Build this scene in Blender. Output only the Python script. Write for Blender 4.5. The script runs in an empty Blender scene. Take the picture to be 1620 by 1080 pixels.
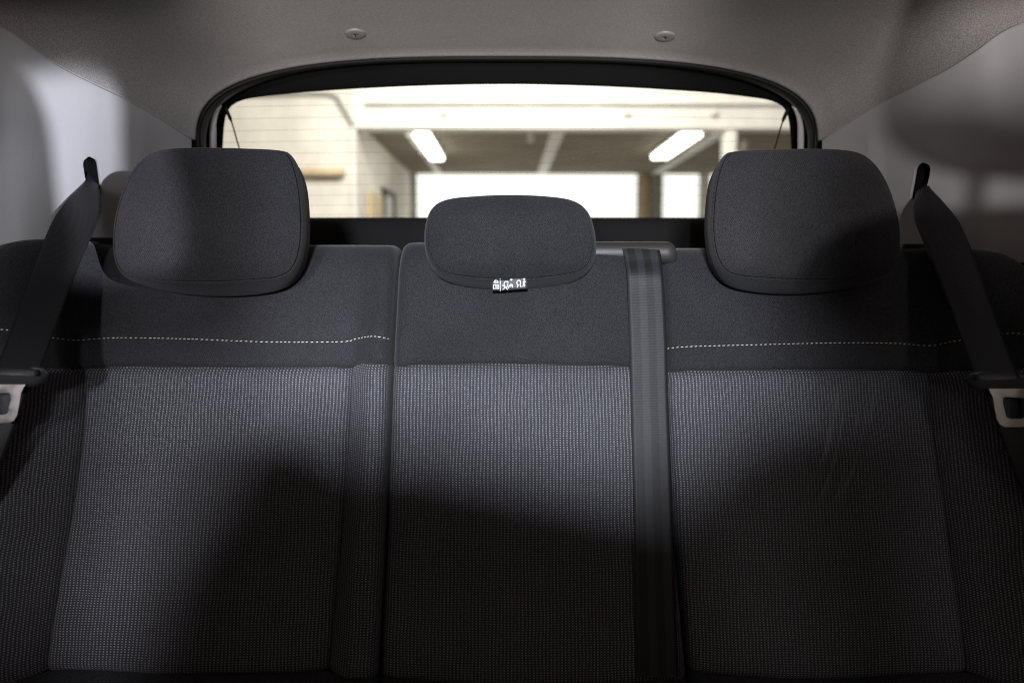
import bpy, bmesh, math, random
from mathutils import Vector, Matrix
from mathutils.bvhtree import BVHTree

random.seed(7)
scene = bpy.context.scene
col = scene.collection

# ------------------------------------------------------------------ camera
H = 1.12                                   # camera height above the garage floor (m)
FPX = 1260.0                               # focal length in photo pixels (28 mm on 36 mm)
PITCH = math.atan(120 / FPX)
YAW = 7 / FPX
cam_d = bpy.data.cameras.new('camera')
cam = bpy.data.objects.new('camera', cam_d)
col.objects.link(cam)
cam.location = (0, 0, H)
cam.rotation_euler = (math.pi / 2 - PITCH, 0, -YAW)
cam_d.lens = 28.0
cam_d.sensor_width = 36.0
cam_d.clip_start = 0.02
cam_d.clip_end = 200
cam_d.dof.use_dof = True
cam_d.dof.focus_distance = 1.12
cam_d.dof.aperture_fstop = 2.4
scene.camera = cam

# ------------------------------------------------------------------ world, lamps, exposure
world = bpy.data.worlds.new('World')
scene.world = world
world.use_nodes = True
wb = world.node_tree.nodes['Background']
wb.inputs[0].default_value = (1.0, 0.70, 0.58, 1)
wb.inputs[1].default_value = 0.28

def area(name, loc, target, sx, sy, power, color):
    l = bpy.data.lights.new(name, 'AREA')
    l.shape = 'RECTANGLE'; l.size = sx; l.size_y = sy
    l.energy = power; l.color = color
    o = bpy.data.objects.new(name, l)
    col.objects.link(o)
    o.location = loc
    o.rotation_euler = (Vector(target) - Vector(loc)).to_track_quat('-Z', 'Y').to_euler()
    return o
def spot(name, loc, target, cone, radius, power, color, blend=0.35):
    l = bpy.data.lights.new(name, 'SPOT')
    l.spot_size = math.radians(cone); l.spot_blend = blend; l.shadow_soft_size = radius
    l.energy = power; l.color = color
    o = bpy.data.objects.new(name, l)
    col.objects.link(o)
    o.location = loc
    o.rotation_euler = (Vector(target) - Vector(loc)).to_track_quat('-Z', 'Y').to_euler()
    return o
# workshop lamps ahead of the car, shining into the cabin, then two added fills
spot('workshop_lamp_a', (-0.08, -2.0, H + 0.44), (-0.10, 1.1, H - 0.12), 29.0, 0.13, 640, (0.86, 0.90, 1.0), 1.0)
spot('workshop_lamp_b', (2.0, -1.95, H + 0.29), (-0.632, 1.23, H + 0.125), 4.8, 0.020, 900, (0.86, 0.88, 1.0))
spot('workshop_lamp_c', (-0.84, -2.0, H + 0.40), (-0.53, 1.0, H - 0.15), 14.5, 0.12, 235, (0.91, 0.92, 1.0))
spot('workshop_lamp_d', (-0.33, -2.1, H + 0.02), (0.62, 1.2, H + 0.20), 20.0, 0.022, 160, (1.0, 0.96, 0.94), 0.6)
spot('right_seat_fill', (1.08, -2.0, H + 0.42), (0.50, 1.0, H - 0.15), 21.0, 0.12, 26, (1.0, 0.97, 0.90), 0.8)  # added weak fill for the lower right seat, not a lamp of the workshop
spot('headliner_fill', (0.1, -2.3, H - 0.28), (0.10, 1.3, H + 0.36), 38.0, 0.12, 540, (1.0, 0.95, 0.93), 0.9)  # added fill for the headliner, in place of light bounced off bonnet and dash
# added fill, no visible source, brightening the cream wall behind the car
area('garage_wall_fill', (0.0, 5.2, H + 2.3), (0, 6.6, H + 0.6), 2.5, 0.6, 265, (1.0, 0.97, 0.91))

scene.view_settings.view_transform = 'Standard'
scene.view_settings.look = 'None'
scene.view_settings.exposure = 0.0
scene.view_settings.gamma = 1.0
scene.view_settings.use_curve_mapping = False
scene.render.engine = 'CYCLES'
scene.cycles.use_denoising = True
scene.cycles.denoiser = 'OPENIMAGEDENOISE'
scene.cycles.denoising_input_passes = 'RGB_ALBEDO_NORMAL'
scene.cycles.denoising_prefilter = 'NONE'
scene.cycles.use_adaptive_sampling = False
scene.cycles.max_bounces = 6
scene.cycles.filter_width = 1.1
scene.render.filter_size = 1.1
scene.cycles.caustics_reflective = False
scene.cycles.caustics_refractive = False
scene.cycles.sample_clamp_indirect = 4.0

# ------------------------------------------------------------------ measuring helpers
SP, CP = math.sin(PITCH), math.cos(PITCH)
def ray(u, v):
    x = (u - 810) / FPX; y = (540 - v) / FPX
    d = Vector((x, CP + y * SP, -SP + y * CP))
    c, s = math.cos(-YAW), math.sin(-YAW)
    return Vector((d.x * c - d.y * s, d.x * s + d.y * c, d.z))
def at(u, v, Y):
    d = ray(u, v); t = Y / d.y
    return Vector((d.x * t, Y, H + d.z * t))
SA, SB = 1.142, 0.30                       # the backrest plane leans back: y = SA + SB * (z - H)
def on_seat(u, v):
    d = ray(u, v); t = SA / (d.y - SB * d.z)
    return Vector((d.x * t, d.y * t, H + d.z * t))

def curve1(pts):
    """smooth interpolation y(x) through (x, y) pairs, flat slope continued outside"""
    pts = sorted(pts); xs = [p[0] for p in pts]; ys = [p[1] for p in pts]; n = len(xs)
    ms = []
    for i in range(n):
        a, b = max(0, i - 1), min(n - 1, i + 1)
        ms.append((ys[b] - ys[a]) / (xs[b] - xs[a]))
    def f(x):
        if x <= xs[0]: return ys[0] + ms[0] * (x - xs[0])
        if x >= xs[-1]: return ys[-1] + ms[-1] * (x - xs[-1])
        for i in range(n - 1):
            if x <= xs[i + 1]: break
        h = xs[i + 1] - xs[i]; t = (x - xs[i]) / h
        return ((2*t**3 - 3*t*t + 1) * ys[i] + (t**3 - 2*t*t + t) * h * ms[i]
                + (-2*t**3 + 3*t*t) * ys[i + 1] + (t**3 - t*t) * h * ms[i + 1])
    return f
def seat_vert(px):  return curve1([(on_seat(u, v).z, on_seat(u, v).x) for u, v in px])   # x(z)
def seat_hor(px):   return curve1([(on_seat(u, v).x, on_seat(u, v).z) for u, v in px])   # z(x)

def catmull(pts, n, closed=False):
    pts = [Vector(p) for p in pts]; m = len(pts); out = []
    segs = m if closed else m - 1
    dense = []
    for i in range(segs):
        if closed:
            p0, p1, p2, p3 = pts[i - 1], pts[i], pts[(i + 1) % m], pts[(i + 2) % m]
        else:
            p0, p1, p2, p3 = pts[max(0, i - 1)], pts[i], pts[i + 1], pts[min(m - 1, i + 2)]
        for k in range(12):
            t = k / 12
            dense.append(0.5 * ((2 * p1) + (p2 - p0) * t + (2*p0 - 5*p1 + 4*p2 - p3) * t*t + (3*p1 - p0 - 3*p2 + p3) * t**3))
    if not closed: dense.append(pts[-1])
    else: dense.append(dense[0])
    L = [0]
    for a, b in zip(dense, dense[1:]): L.append(L[-1] + (b - a).length)
    k = 0; N = n if closed else n - 1
    for i in range(n):
        s = L[-1] * i / N
        while k < len(L) - 2 and L[k + 1] < s: k += 1
        d = L[k + 1] - L[k]
        out.append(dense[k].lerp(dense[k + 1], (s - L[k]) / d if d > 1e-9 else 0))
    return out

def sstep(a, b, x):
    t = max(0, min(1, (x - a) / (b - a))); return t * t * (3 - 2 * t)
def roll(d, r):
    """how far a rounded edge of radius r has turned away at distance d from it"""
    if d >= r: return 0.0
    d = max(d, 0.0); return r - math.sqrt(max(0, r * r - (r - d) ** 2))

# ------------------------------------------------------------------ mesh helpers
def mesh_obj(name, verts, faces, mat, parent=None, uvs=None, smooth=True):
    me = bpy.data.meshes.new(name)
    me.from_pydata([tuple(v) for v in verts], [], faces)
    me.materials.append(mat)
    if uvs:
        lay = me.uv_layers.new(name='UVMap')
        for lp in me.loops: lay.data[lp.index].uv = uvs[lp.vertex_index]
    if smooth: me.polygons.foreach_set('use_smooth', [True] * len(me.polygons))
    me.update()
    o = bpy.data.objects.new(name, me); col.objects.link(o)
    if parent:
        o.parent = parent
        o.matrix_parent_inverse = parent.matrix_world.inverted() if False else Matrix.Translation(-parent.location)
    return o
def bm_obj(name, bm, mat, parent=None, smooth=True):
    me = bpy.data.meshes.new(name); bm.to_mesh(me); bm.free()
    me.materials.append(mat)
    if smooth: me.polygons.foreach_set('use_smooth', [True] * len(me.polygons))
    o = bpy.data.objects.new(name, me); col.objects.link(o)
    if parent:
        o.parent = parent; o.matrix_parent_inverse = Matrix.Translation(-parent.location)
    return o
def thing(name, label, cat, loc=(0, 0, 0), group=None):
    o = bpy.data.objects.new(name, None); col.objects.link(o)
    o.location = loc; o.empty_display_size = 0.05
    o['label'] = label; o['category'] = cat
    if group: o['group'] = group
    return o
def tag(o, label, cat, group=None):
    o['label'] = label; o['category'] = cat
    if group: o['group'] = group
    return o
def struct(o):
    o['kind'] = 'structure'; return o

def grid_obj(name, P, mat, parent=None, uv=None, close=False):
    """P: list of rows of points"""
    nr, nc = len(P), len(P[0]); verts = [p for r in P for p in r]; faces = []
    for i in range(nr - 1):
        for j in range(nc if close else nc - 1):
            k = (j + 1) % nc
            faces.append((i*nc + j, i*nc + k, (i+1)*nc + k, (i+1)*nc + j))
    uvs = [q for r in uv for q in r] if uv else None
    return mesh_obj(name, verts, faces, mat, parent, uvs)

def box_bm(bm, lo, hi, bev=0.0, seg=2):
    c = [(a + b) / 2 for a, b in zip(lo, hi)]; s = [b - a for a, b in zip(lo, hi)]
    r = bmesh.ops.create_cube(bm, size=1.0, matrix=Matrix.Translation(c) @ Matrix.Diagonal((*s, 1)))
    if bev:
        es = list({e for v in r['verts'] for e in v.link_edges})
        bmesh.ops.bevel(bm, geom=es, offset=bev, segments=seg, profile=0.5, affect='EDGES')
def box(name, lo, hi, mat, parent=None, bev=0.0, seg=2, smooth=None):
    bm = bmesh.new(); box_bm(bm, lo, hi, bev, seg)
    return bm_obj(name, bm, mat, parent, smooth=bool(bev) if smooth is None else smooth)
def tube(name, pts, r, mat, parent=None, n=10, closed=False, cap=True):
    pts = [Vector(p) for p in pts]; m = len(pts); rows = []
    rr = r if callable(r) else (lambda t: r)
    for i, p in enumerate(pts):
        a = pts[i - 1] if (closed or i > 0) else p
        b = pts[(i + 1) % m] if (closed or i < m - 1) else p
        d = (b - a).normalized()
        x = d.cross(Vector((0.13, 1, 0.07)))
        if x.length < 1e-4: x = d.cross(Vector((1, 0, 0)))
        x.normalize(); y = d.cross(x).normalized()
        q = rr(i / max(1, m - 1))
        rows.append([p + x * math.cos(2*math.pi*k/n) * q + y * math.sin(2*math.pi*k/n) * q for k in range(n)])
    verts = [v for r_ in rows for v in r_]; faces = []
    for i in range(m if closed else m - 1):
        for k in range(n):
            i2 = (i + 1) % m
            faces.append((i*n + k, i*n + (k+1) % n, i2*n + (k+1) % n, i2*n + k))
    if cap and not closed:
        faces.append(tuple(range(n))[::-1]); faces.append(tuple((m-1)*n + k for k in range(n)))
    return mesh_obj(name, verts, faces, mat, parent)

# ------------------------------------------------------------------ materials
def new_mat(name, rough=0.6, spec=0.5, base=(0.5, 0.5, 0.5)):
    m = bpy.data.materials.new(name); m.use_nodes = True
    nt = m.node_tree; b = nt.nodes['Principled BSDF']
    b.inputs['Base Color'].default_value = (*base, 1)
    b.inputs['Roughness'].default_value = rough
    b.inputs['Specular IOR Level'].default_value = spec
    return m, nt, b
class N:
    """small node-writing helper"""
    def __init__(s, nt): s.nt = nt
    def _in(s, sock, v):
        if hasattr(v, 'is_output'): s.nt.links.new(v, sock)
        else: sock.default_value = v
    def m(s, op, a, b=0.0, c=0.0, clamp=False):
        n = s.nt.nodes.new('ShaderNodeMath'); n.operation = op; n.use_clamp = clamp
        s._in(n.inputs[0], a); s._in(n.inputs[1], b)
        if len(n.inputs) > 2: s._in(n.inputs[2], c)
        return n.outputs[0]
    def range(s, v, a, b, c=0.0, d=1.0, smooth=True):
        n = s.nt.nodes.new('ShaderNodeMapRange'); n.interpolation_type = 'SMOOTHSTEP' if smooth else 'LINEAR'
        s._in(n.inputs[0], v)
        for i, q in enumerate((a, b, c, d)): n.inputs[1 + i].default_value = q
        return n.outputs[0]
    def noise(s, scale, detail=2.0, rough=0.5, vec=None):
        n = s.nt.nodes.new('ShaderNodeTexNoise'); n.inputs['Scale'].default_value = scale
        n.inputs['Detail'].default_value = detail; n.inputs['Roughness'].default_value = rough
        if vec is None:
            vec = s.obj()
        s.nt.links.new(vec, n.inputs['Vector']); return n.outputs[0]
    def obj(s):
        return s.nt.nodes.new('ShaderNodeTexCoord').outputs['Object']
    def uv(s):
        t = s.nt.nodes.new('ShaderNodeTexCoord'); x = s.nt.nodes.new('ShaderNodeSeparateXYZ')
        s.nt.links.new(t.outputs['UV'], x.inputs[0]); return x.outputs[0], x.outputs[1]
    def sep(s, vec):
        x = s.nt.nodes.new('ShaderNodeSeparateXYZ'); s.nt.links.new(vec, x.inputs[0]); return x.outputs
    def mix(s, f, a, b):
        n = s.nt.nodes.new('ShaderNodeMix'); n.data_type = 'RGBA'
        s._in(n.inputs[0], f)
        for i, q in ((6, a), (7, b)):
            if hasattr(q, 'is_output'): s.nt.links.new(q, n.inputs[i])
            else: n.inputs[i].default_value = (*q, 1)
        return n.outputs[2]
    def bump(s, h, strength, dist, bsdf):
        n = s.nt.nodes.new('ShaderNodeBump'); n.inputs['Strength'].default_value = strength
        n.inputs['Distance'].default_value = dist
        s.nt.links.new(h, n.inputs['Height']); s.nt.links.new(n.outputs[0], bsdf.inputs['Normal'])
    def col(s, c, bsdf): s.nt.links.new(c, bsdf.inputs['Base Color'])

def mat_twill(name, dark, light, k=1.0):
    m, nt, b = new_mat(name, 0.85, 0.25); n = N(nt)
    u, v = n.uv()
    d1 = n.m('FRACT', n.m('MULTIPLY', n.m('ADD', u, v), 1 / 0.0021))
    d2 = n.m('FRACT', n.m('MULTIPLY', n.m('SUBTRACT', u, n.m('MULTIPLY', v, 0.6)), 1 / 0.0027))
    w = n.m('MULTIPLY', n.range(n.m('ABSOLUTE', n.m('SUBTRACT', d1, 0.5)), 0.1, 0.4),
            n.range(n.m('ABSOLUTE', n.m('SUBTRACT', d2, 0.5)), 0.05, 0.45))
    g = n.noise(700, 2.0, 0.7); g2 = n.noise(14, 3.0)
    f = n.m('ADD', n.m('MULTIPLY', w, 0.35), n.m('MULTIPLY', n.range(g, 0.29, 0.73), 0.65))
    f = n.m('MULTIPLY', f, n.range(g2, 0.2, 0.8, 0.8, 1.1))
    n.col(n.mix(f, dark, light), b)
    b.inputs['Sheen Weight'].default_value = 0.10; b.inputs['Sheen Roughness'].default_value = 0.5
    n.bump(n.m('ADD', g, w), 0.35 * k, 0.0006, b)
    return m
def mat_dots(name, scuff=None):
    m, nt, b = new_mat(name, 0.8, 0.3); n = N(nt)
    u, v = n.uv()
    wv = n.noise(16, 2.0); wh = n.noise(11, 2.0)
    u = n.m('ADD', u, n.m('MULTIPLY', n.m('SUBTRACT', wv, 0.5), 0.006)); v = n.m('ADD', v, n.m('MULTIPLY', n.m('SUBTRACT', wh, 0.5), 0.005))
    PU, PV = 0.0046, 0.0031
    def lattice(ou, ov, rx, ry):
        x = n.m('MULTIPLY', n.m('SUBTRACT', n.m('FRACT', n.m('ADD', n.m('DIVIDE', u, PU), ou)), 0.5), PU / rx)
        y = n.m('MULTIPLY', n.m('SUBTRACT', n.m('FRACT', n.m('ADD', n.m('DIVIDE', v, PV), ov)), 0.5), PV / ry)
        return n.m('SQRT', n.m('ADD', n.m('MULTIPLY', x, x), n.m('MULTIPLY', y, y)))
    d1 = n.range(lattice(0, 0, 0.00135, 0.00100), 0.62, 1.05, 1.0, 0.0)
    d2 = n.range(lattice(0.5, 0.5, 0.00060, 0.00105), 0.5, 1.1, 1.0, 0.0)
    # yarn irregularity: every dot a little brighter or weaker than its neighbour
    g = n.noise(330, 2.0); g2 = n.noise(1100, 1.0)
    d1 = n.m('MULTIPLY', d1, n.range(g, 0.25, 0.75, 0.55, 1.15))
    d2 = n.m('MULTIPLY', d2, 0.22)
    base = n.mix(g2, (0.016, 0.016, 0.019), (0.046, 0.046, 0.053))
    c = n.mix(n.m('MAXIMUM', d1, d2, clamp=True), base, (0.37, 0.37, 0.41))
    c = n.mix(n.range(n.noise(6, 4.0), 0.3, 0.75, 0.0, 0.22), c, (0.02, 0.02, 0.02))
    if scuff:
        px, py, pz = n.sep(n.obj())
        cx, cz = scuff
        # faint pale streaks rubbed into the pile
        sx = n.m('ADD', n.m('SUBTRACT', px, cx), n.m('MULTIPLY', n.m('POWER', n.m('SUBTRACT', pz, cz + 0.1), 2.0), 1.6))
        cmb = nt.nodes.new('ShaderNodeCombineXYZ'); nt.links.new(n.m('MULTIPLY', sx, 70.0), cmb.inputs[0]); nt.links.new(n.m('MULTIPLY', pz, 7.0), cmb.inputs[2])
        st = n.range(n.noise(1.0, 2.0, 0.5, cmb.outputs[0]), 0.52, 0.68)
        win = n.m('MULTIPLY', n.range(n.m('ABSOLUTE', sx), 0.0, 0.05, 1.0, 0.0), n.range(n.m('ABSOLUTE', n.m('SUBTRACT', pz, cz)), 0.02, 0.10, 1.0, 0.0))
        c = n.mix(n.m('MULTIPLY', n.m('MULTIPLY', st, win), 0.24), c, (0.75, 0.75, 0.75))
    n.col(c, b)
    b.inputs['Sheen Weight'].default_value = 0.08
    n.bump(n.m('MAXIMUM', d1, d2), 0.5, 0.0006, b)
    return m
def mat_webbing(name, stripes):
    m, nt, b = new_mat(name, 0.52, 0.35) if stripes else new_mat(name, 0.45, 0.45); n = N(nt)
    u, v = n.uv()
    rib = n.m('ABSOLUTE', n.m('SUBTRACT', n.m('FRACT', n.m('DIVIDE', v, 0.0022)), 0.5))
    g = n.noise(1400, 1.0)
    f = n.m('MULTIPLY', n.range(rib, 0.05, 0.45), n.range(g, 0.3, 0.7, 0.5, 1.0))
    cmix = n.mix(f if not stripes else g, (0.008, 0.008, 0.009), (0.026, 0.026, 0.029))
    if stripes:
        st = n.m('ABSOLUTE', n.m('SUBTRACT', n.m('FRACT', n.m('ADD', n.m('DIVIDE', u, 0.0196), 0.0)), 0.5))
        sm = n.range(st, 0.20, 0.32)
        cmix = n.mix(n.m('MULTIPLY', sm, n.range(g, 0.3, 0.7, 0.6, 1.0)), cmix, (0.036, 0.036, 0.041))
    n.col(cmix, b)
    n.bump(n.m('ADD', n.m('MULTIPLY', rib, 1.0 if stripes else 1.6), g), 0.4, 0.0005, b)
    return m
def mat_headliner():
    m, nt, b = new_mat('headliner_knit', 0.95, 0.15); n = N(nt)
    g = n.noise(620, 3.0, 0.65); g2 = n.noise(9, 3.0)
    f = n.m('MULTIPLY', n.range(g, 0.30, 0.72), n.range(g2, 0.2, 0.8, 0.85, 1.1))
    n.col(n.mix(f, (0.21, 0.198, 0.192), (0.41, 0.386, 0.374)), b)
    n.bump(g, 0.35, 0.0009, b)
    b.inputs['Sheen Weight'].default_value = 0.15
    return m
def mat_plastic(name, c, rough=0.5, grain=900, k=0.25, spec=0.45):
    m, nt, b = new_mat(name, rough, spec, c); n = N(nt)
    g = n.noise(grain, 3.0, 0.6); g2 = n.noise(7, 4.0)
    n.col(n.mix(n.m('MULTIPLY', n.m('ADD', g, g2), 0.5), tuple(x * 0.86 for x in c), tuple(min(1, x * 1.12) for x in c)), b)
    n.bump(g, k, 0.0006, b)
    return m
def mat_metal(name, c, rough):
    m, nt, b = new_mat(name, rough, 0.5, c); b.inputs['Metallic'].default_value = 1.0; n = N(nt)
    g = n.noise(60, 3.0); nt.links.new(n.range(g, 0.2, 0.8, rough * 0.7, rough * 1.5), b.inputs['Roughness'])
    n.col(n.mix(n.range(n.noise(90, 2.0), 0.3, 0.7), tuple(x * 0.94 for x in c), c), b)
    return m
def mat_glass():
    m = bpy.data.materials.new('rear_window_glass'); m.use_nodes = True; nt = m.node_tree
    for q in list(nt.nodes): nt.nodes.remove(q)
    out = nt.nodes.new('ShaderNodeOutputMaterial'); mx = nt.nodes.new('ShaderNodeMixShader')
    tr = nt.nodes.new('ShaderNodeBsdfTransparent'); tr.inputs[0].default_value = (0.90, 0.92, 0.90, 1)
    gl = nt.nodes.new('ShaderNodeBsdfGlossy'); gl.inputs['Roughness'].default_value = 0.03
    fr = nt.nodes.new('ShaderNodeFresnel'); fr.inputs[0].default_value = 1.45
    nt.links.new(fr.outputs[0], mx.inputs[0]); nt.links.new(tr.outputs[0], mx.inputs[1])
    nt.links.new(gl.outputs[0], mx.inputs[2]); nt.links.new(mx.outputs[0], out.inputs[0])
    return m
def mat_emit(name, c, s):
    m = bpy.data.materials.new(name); m.use_nodes = True; nt = m.node_tree; b = nt.nodes['Principled BSDF']
    b.inputs['Base Color'].default_value = (*c, 1); b.inputs['Emission Color'].default_value = (*c, 1)
    b.inputs['Emission Strength'].default_value = s
    return m
def mat_wall(name, c, rough=0.8, sc=3.0):
    m, nt, b = new_mat(name, rough, 0.3, c); n = N(nt)
    g = n.noise(sc, 5.0, 0.6); g2 = n.noise(sc * 30, 3.0)
    n.col(n.mix(n.range(g, 0.3, 0.7), tuple(x * 0.82 for x in c), c), b)
    n.bump(g2, 0.2, 0.01, b)
    return m

M = {}
M['twill'] = mat_twill('black_twill_fabric', (0.006, 0.006, 0.0075), (0.062, 0.061, 0.068))
M['twill_rest'] = mat_twill('black_headrest_fabric', (0.006, 0.006, 0.007), (0.056, 0.055, 0.060))
M['dots'] = mat_dots('grey_dotted_fabric')
M['dots_scuffed'] = mat_dots('grey_dotted_fabric_scuffed', (0.475, H - 0.235))
M['web'] = mat_webbing('black_webbing', False)
M['web_c'] = mat_webbing('black_striped_webbing', True)
M['liner'] = mat_headliner()
M['trim'] = mat_plastic('light_grey_trim', (0.40, 0.395, 0.40), 0.6, 620, 0.5, 0.3)
M['black'] = mat_plastic('black_plastic', (0.012, 0.012, 0.013), 0.45, 700, 0.2)
M['matte_black'] = mat_plastic('matte_black_lining', (0.006, 0.006, 0.006), 0.9, 400, 0.2, 0.1)
M['grey_plastic'] = mat_plastic('dark_grey_plastic', (0.040, 0.040, 0.043), 0.42, 900, 0.2)
M['guide_plastic'] = mat_plastic('belt_guide_plastic', (0.040, 0.038, 0.036), 0.42, 900, 0.15)
M['button'] = mat_plastic('button_plastic', (0.26, 0.24, 0.235), 0.45, 900, 0.1)
M['rubber'] = mat_plastic('black_rubber', (0.008, 0.008, 0.008), 0.5, 300, 0.05, 0.12)
M['paint'] = mat_plastic('dark_body_paint', (0.008, 0.006, 0.005), 0.6, 30, 0.02, 0.15)
M['flange_reflection'] = mat_plastic('flange_reflection_paint', (0.55, 0.54, 0.52), 0.16, 30, 0.02, 0.7)  # pale tone puts the bright reflection along the flange into the colour
M['steel'] = mat_metal('brushed_steel', (0.58, 0.53, 0.50), 0.36)
M['thread'] = mat_plastic('pale_thread', (0.80, 0.80, 0.62), 0.6, 2000, 0.3)
M['print'] = mat_plastic('white_print', (0.85, 0.85, 0.87), 0.7, 900, 0.05)
M['tag'] = mat_plastic('dark_satin_tag', (0.050, 0.050, 0.054), 0.5, 1500, 0.2)
M['shelf'] = mat_plastic('tailgate_trim', (0.011, 0.0105, 0.0105), 0.85, 500, 0.5, 0.15)
M['glass'] = mat_glass()
M['heater'] = mat_plastic('heater_track', (0.12, 0.09, 0.06), 0.6, 200, 0.05)

# ------------------------------------------------------------------ headliner and pillar trims (the shell of the cabin)
# plan of the roof rail, left side: photo pixel on the rail and the rail's distance
rail_px = [(303, 220, 1.420), (250, 186, 1.345), (200, 157, 1.275), (150, 133, 1.218), (100, 108, 1.178), (50, 76, 1.142), (0, 42, 1.112)]
rail = [at(*p) for p in rail_px]
rail += [Vector((-0.722, 1.02, rail[-1].z + 0.008)), Vector((-0.726, 0.80, rail[-1].z + 0.016)),
         Vector((-0.722, 0.40, rail[-1].z + 0.020)), Vector((-0.70, -0.30, rail[-1].z + 0.015)), Vector((-0.66, -0.70, rail[-1].z))]
rail_s = catmull(rail, 70)
yc_f = curve1([(1.420, 1.450), (1.275, 1.320), (1.178, 1.21), (1.112, 1.14), (0.8, 0.82), (0.4, 0.41), (-0.3, -0.3), (-0.7, -0.7)])
zc_f = curve1([(1.450, at(803, 84, 1.450).z), (1.32, H + 0.394), (1.21, H + 0.405), (1.0, H + 0.417), (0.4, H + 0.43), (-0.7, H + 0.40)])
def section(p, n, NT=64, ext=0.0, dy=0.0):
    yc = yc_f(p.y); zc = zc_f(yc); out = []
    w = -p.x
    for i in range(NT + 1):
        th = math.pi * i / NT
        c, s = math.cos(th), math.sin(th)
        sx = -math.copysign(abs(c) ** (2 / n), c); h = max(0.0, s) ** (2 / n)
        out.append(Vector((sx * (w + ext), p.y + (yc - p.y) * h + dy, p.z + (zc - p.z) * h + ext * h)))
    return out
rows = []
for ext, dy in ((0.004, 0.016), (-0.001, 0.0145), (-0.0035, 0.010), (-0.0030, 0.005), (-0.0014, 0.0018)):
    rows.append(section(rail_s[0], 2.9, ext=ext, dy=dy))
for i, p in enumerate(rail_s):
    rows.append(section(p, 2.9 - 0.5 * min(1, i / 30)))
liner = grid_obj('headliner', rows, M['liner'])
tag(liner, 'warm grey knitted headliner curving over the top of the frame', 'headliner')
liner_bvh = BVHTree.FromObject(liner, bpy.context.evaluated_depsgraph_get())
opening = section(rail_s[0], 2.9)

def hit(bvh, u, v):
    h = bvh.ray_cast(Vector((0, 0, H)), ray(u, v).normalized())
    return h[0], h[1]

# two round trim clips in the headliner
for (u, v) in ((562, 53), (1052, 57)):
    p, nrm = hit(liner_bvh, u, v)
    if nrm.dot(p - Vector((0, 0, H))) > 0: nrm = -nrm
    q = nrm.to_track_quat('Z', 'Y').to_matrix().to_4x4()
    prof = [(0.0172, -0.002), (0.0172, 0.0012), (0.0164, 0.0026), (0.0145, 0.0033), (0.008, 0.0038), (0.0030, 0.0039), (0.0024, 0.0030), (0.0, 0.0030)]
    ns = 40; rws = [[(Matrix.Translation(p) @ q) @ Vector((r * math.cos(2*math.pi*k/ns), r * math.sin(2*math.pi*k/ns), z)) for k in range(ns)] for r, z in prof]
    b = grid_obj('trim_clip', rws, M['button'], liner, close=True)
    pin = tube('clip_pin', [(Matrix.Translation(p) @ q) @ Vector(w) for w in ((-0.0005, 0.0012, 0.0032), (0.0016, -0.0030, 0.0042))], 0.0009, M['matte_black'], None, 8)
    pin.parent = b

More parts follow.
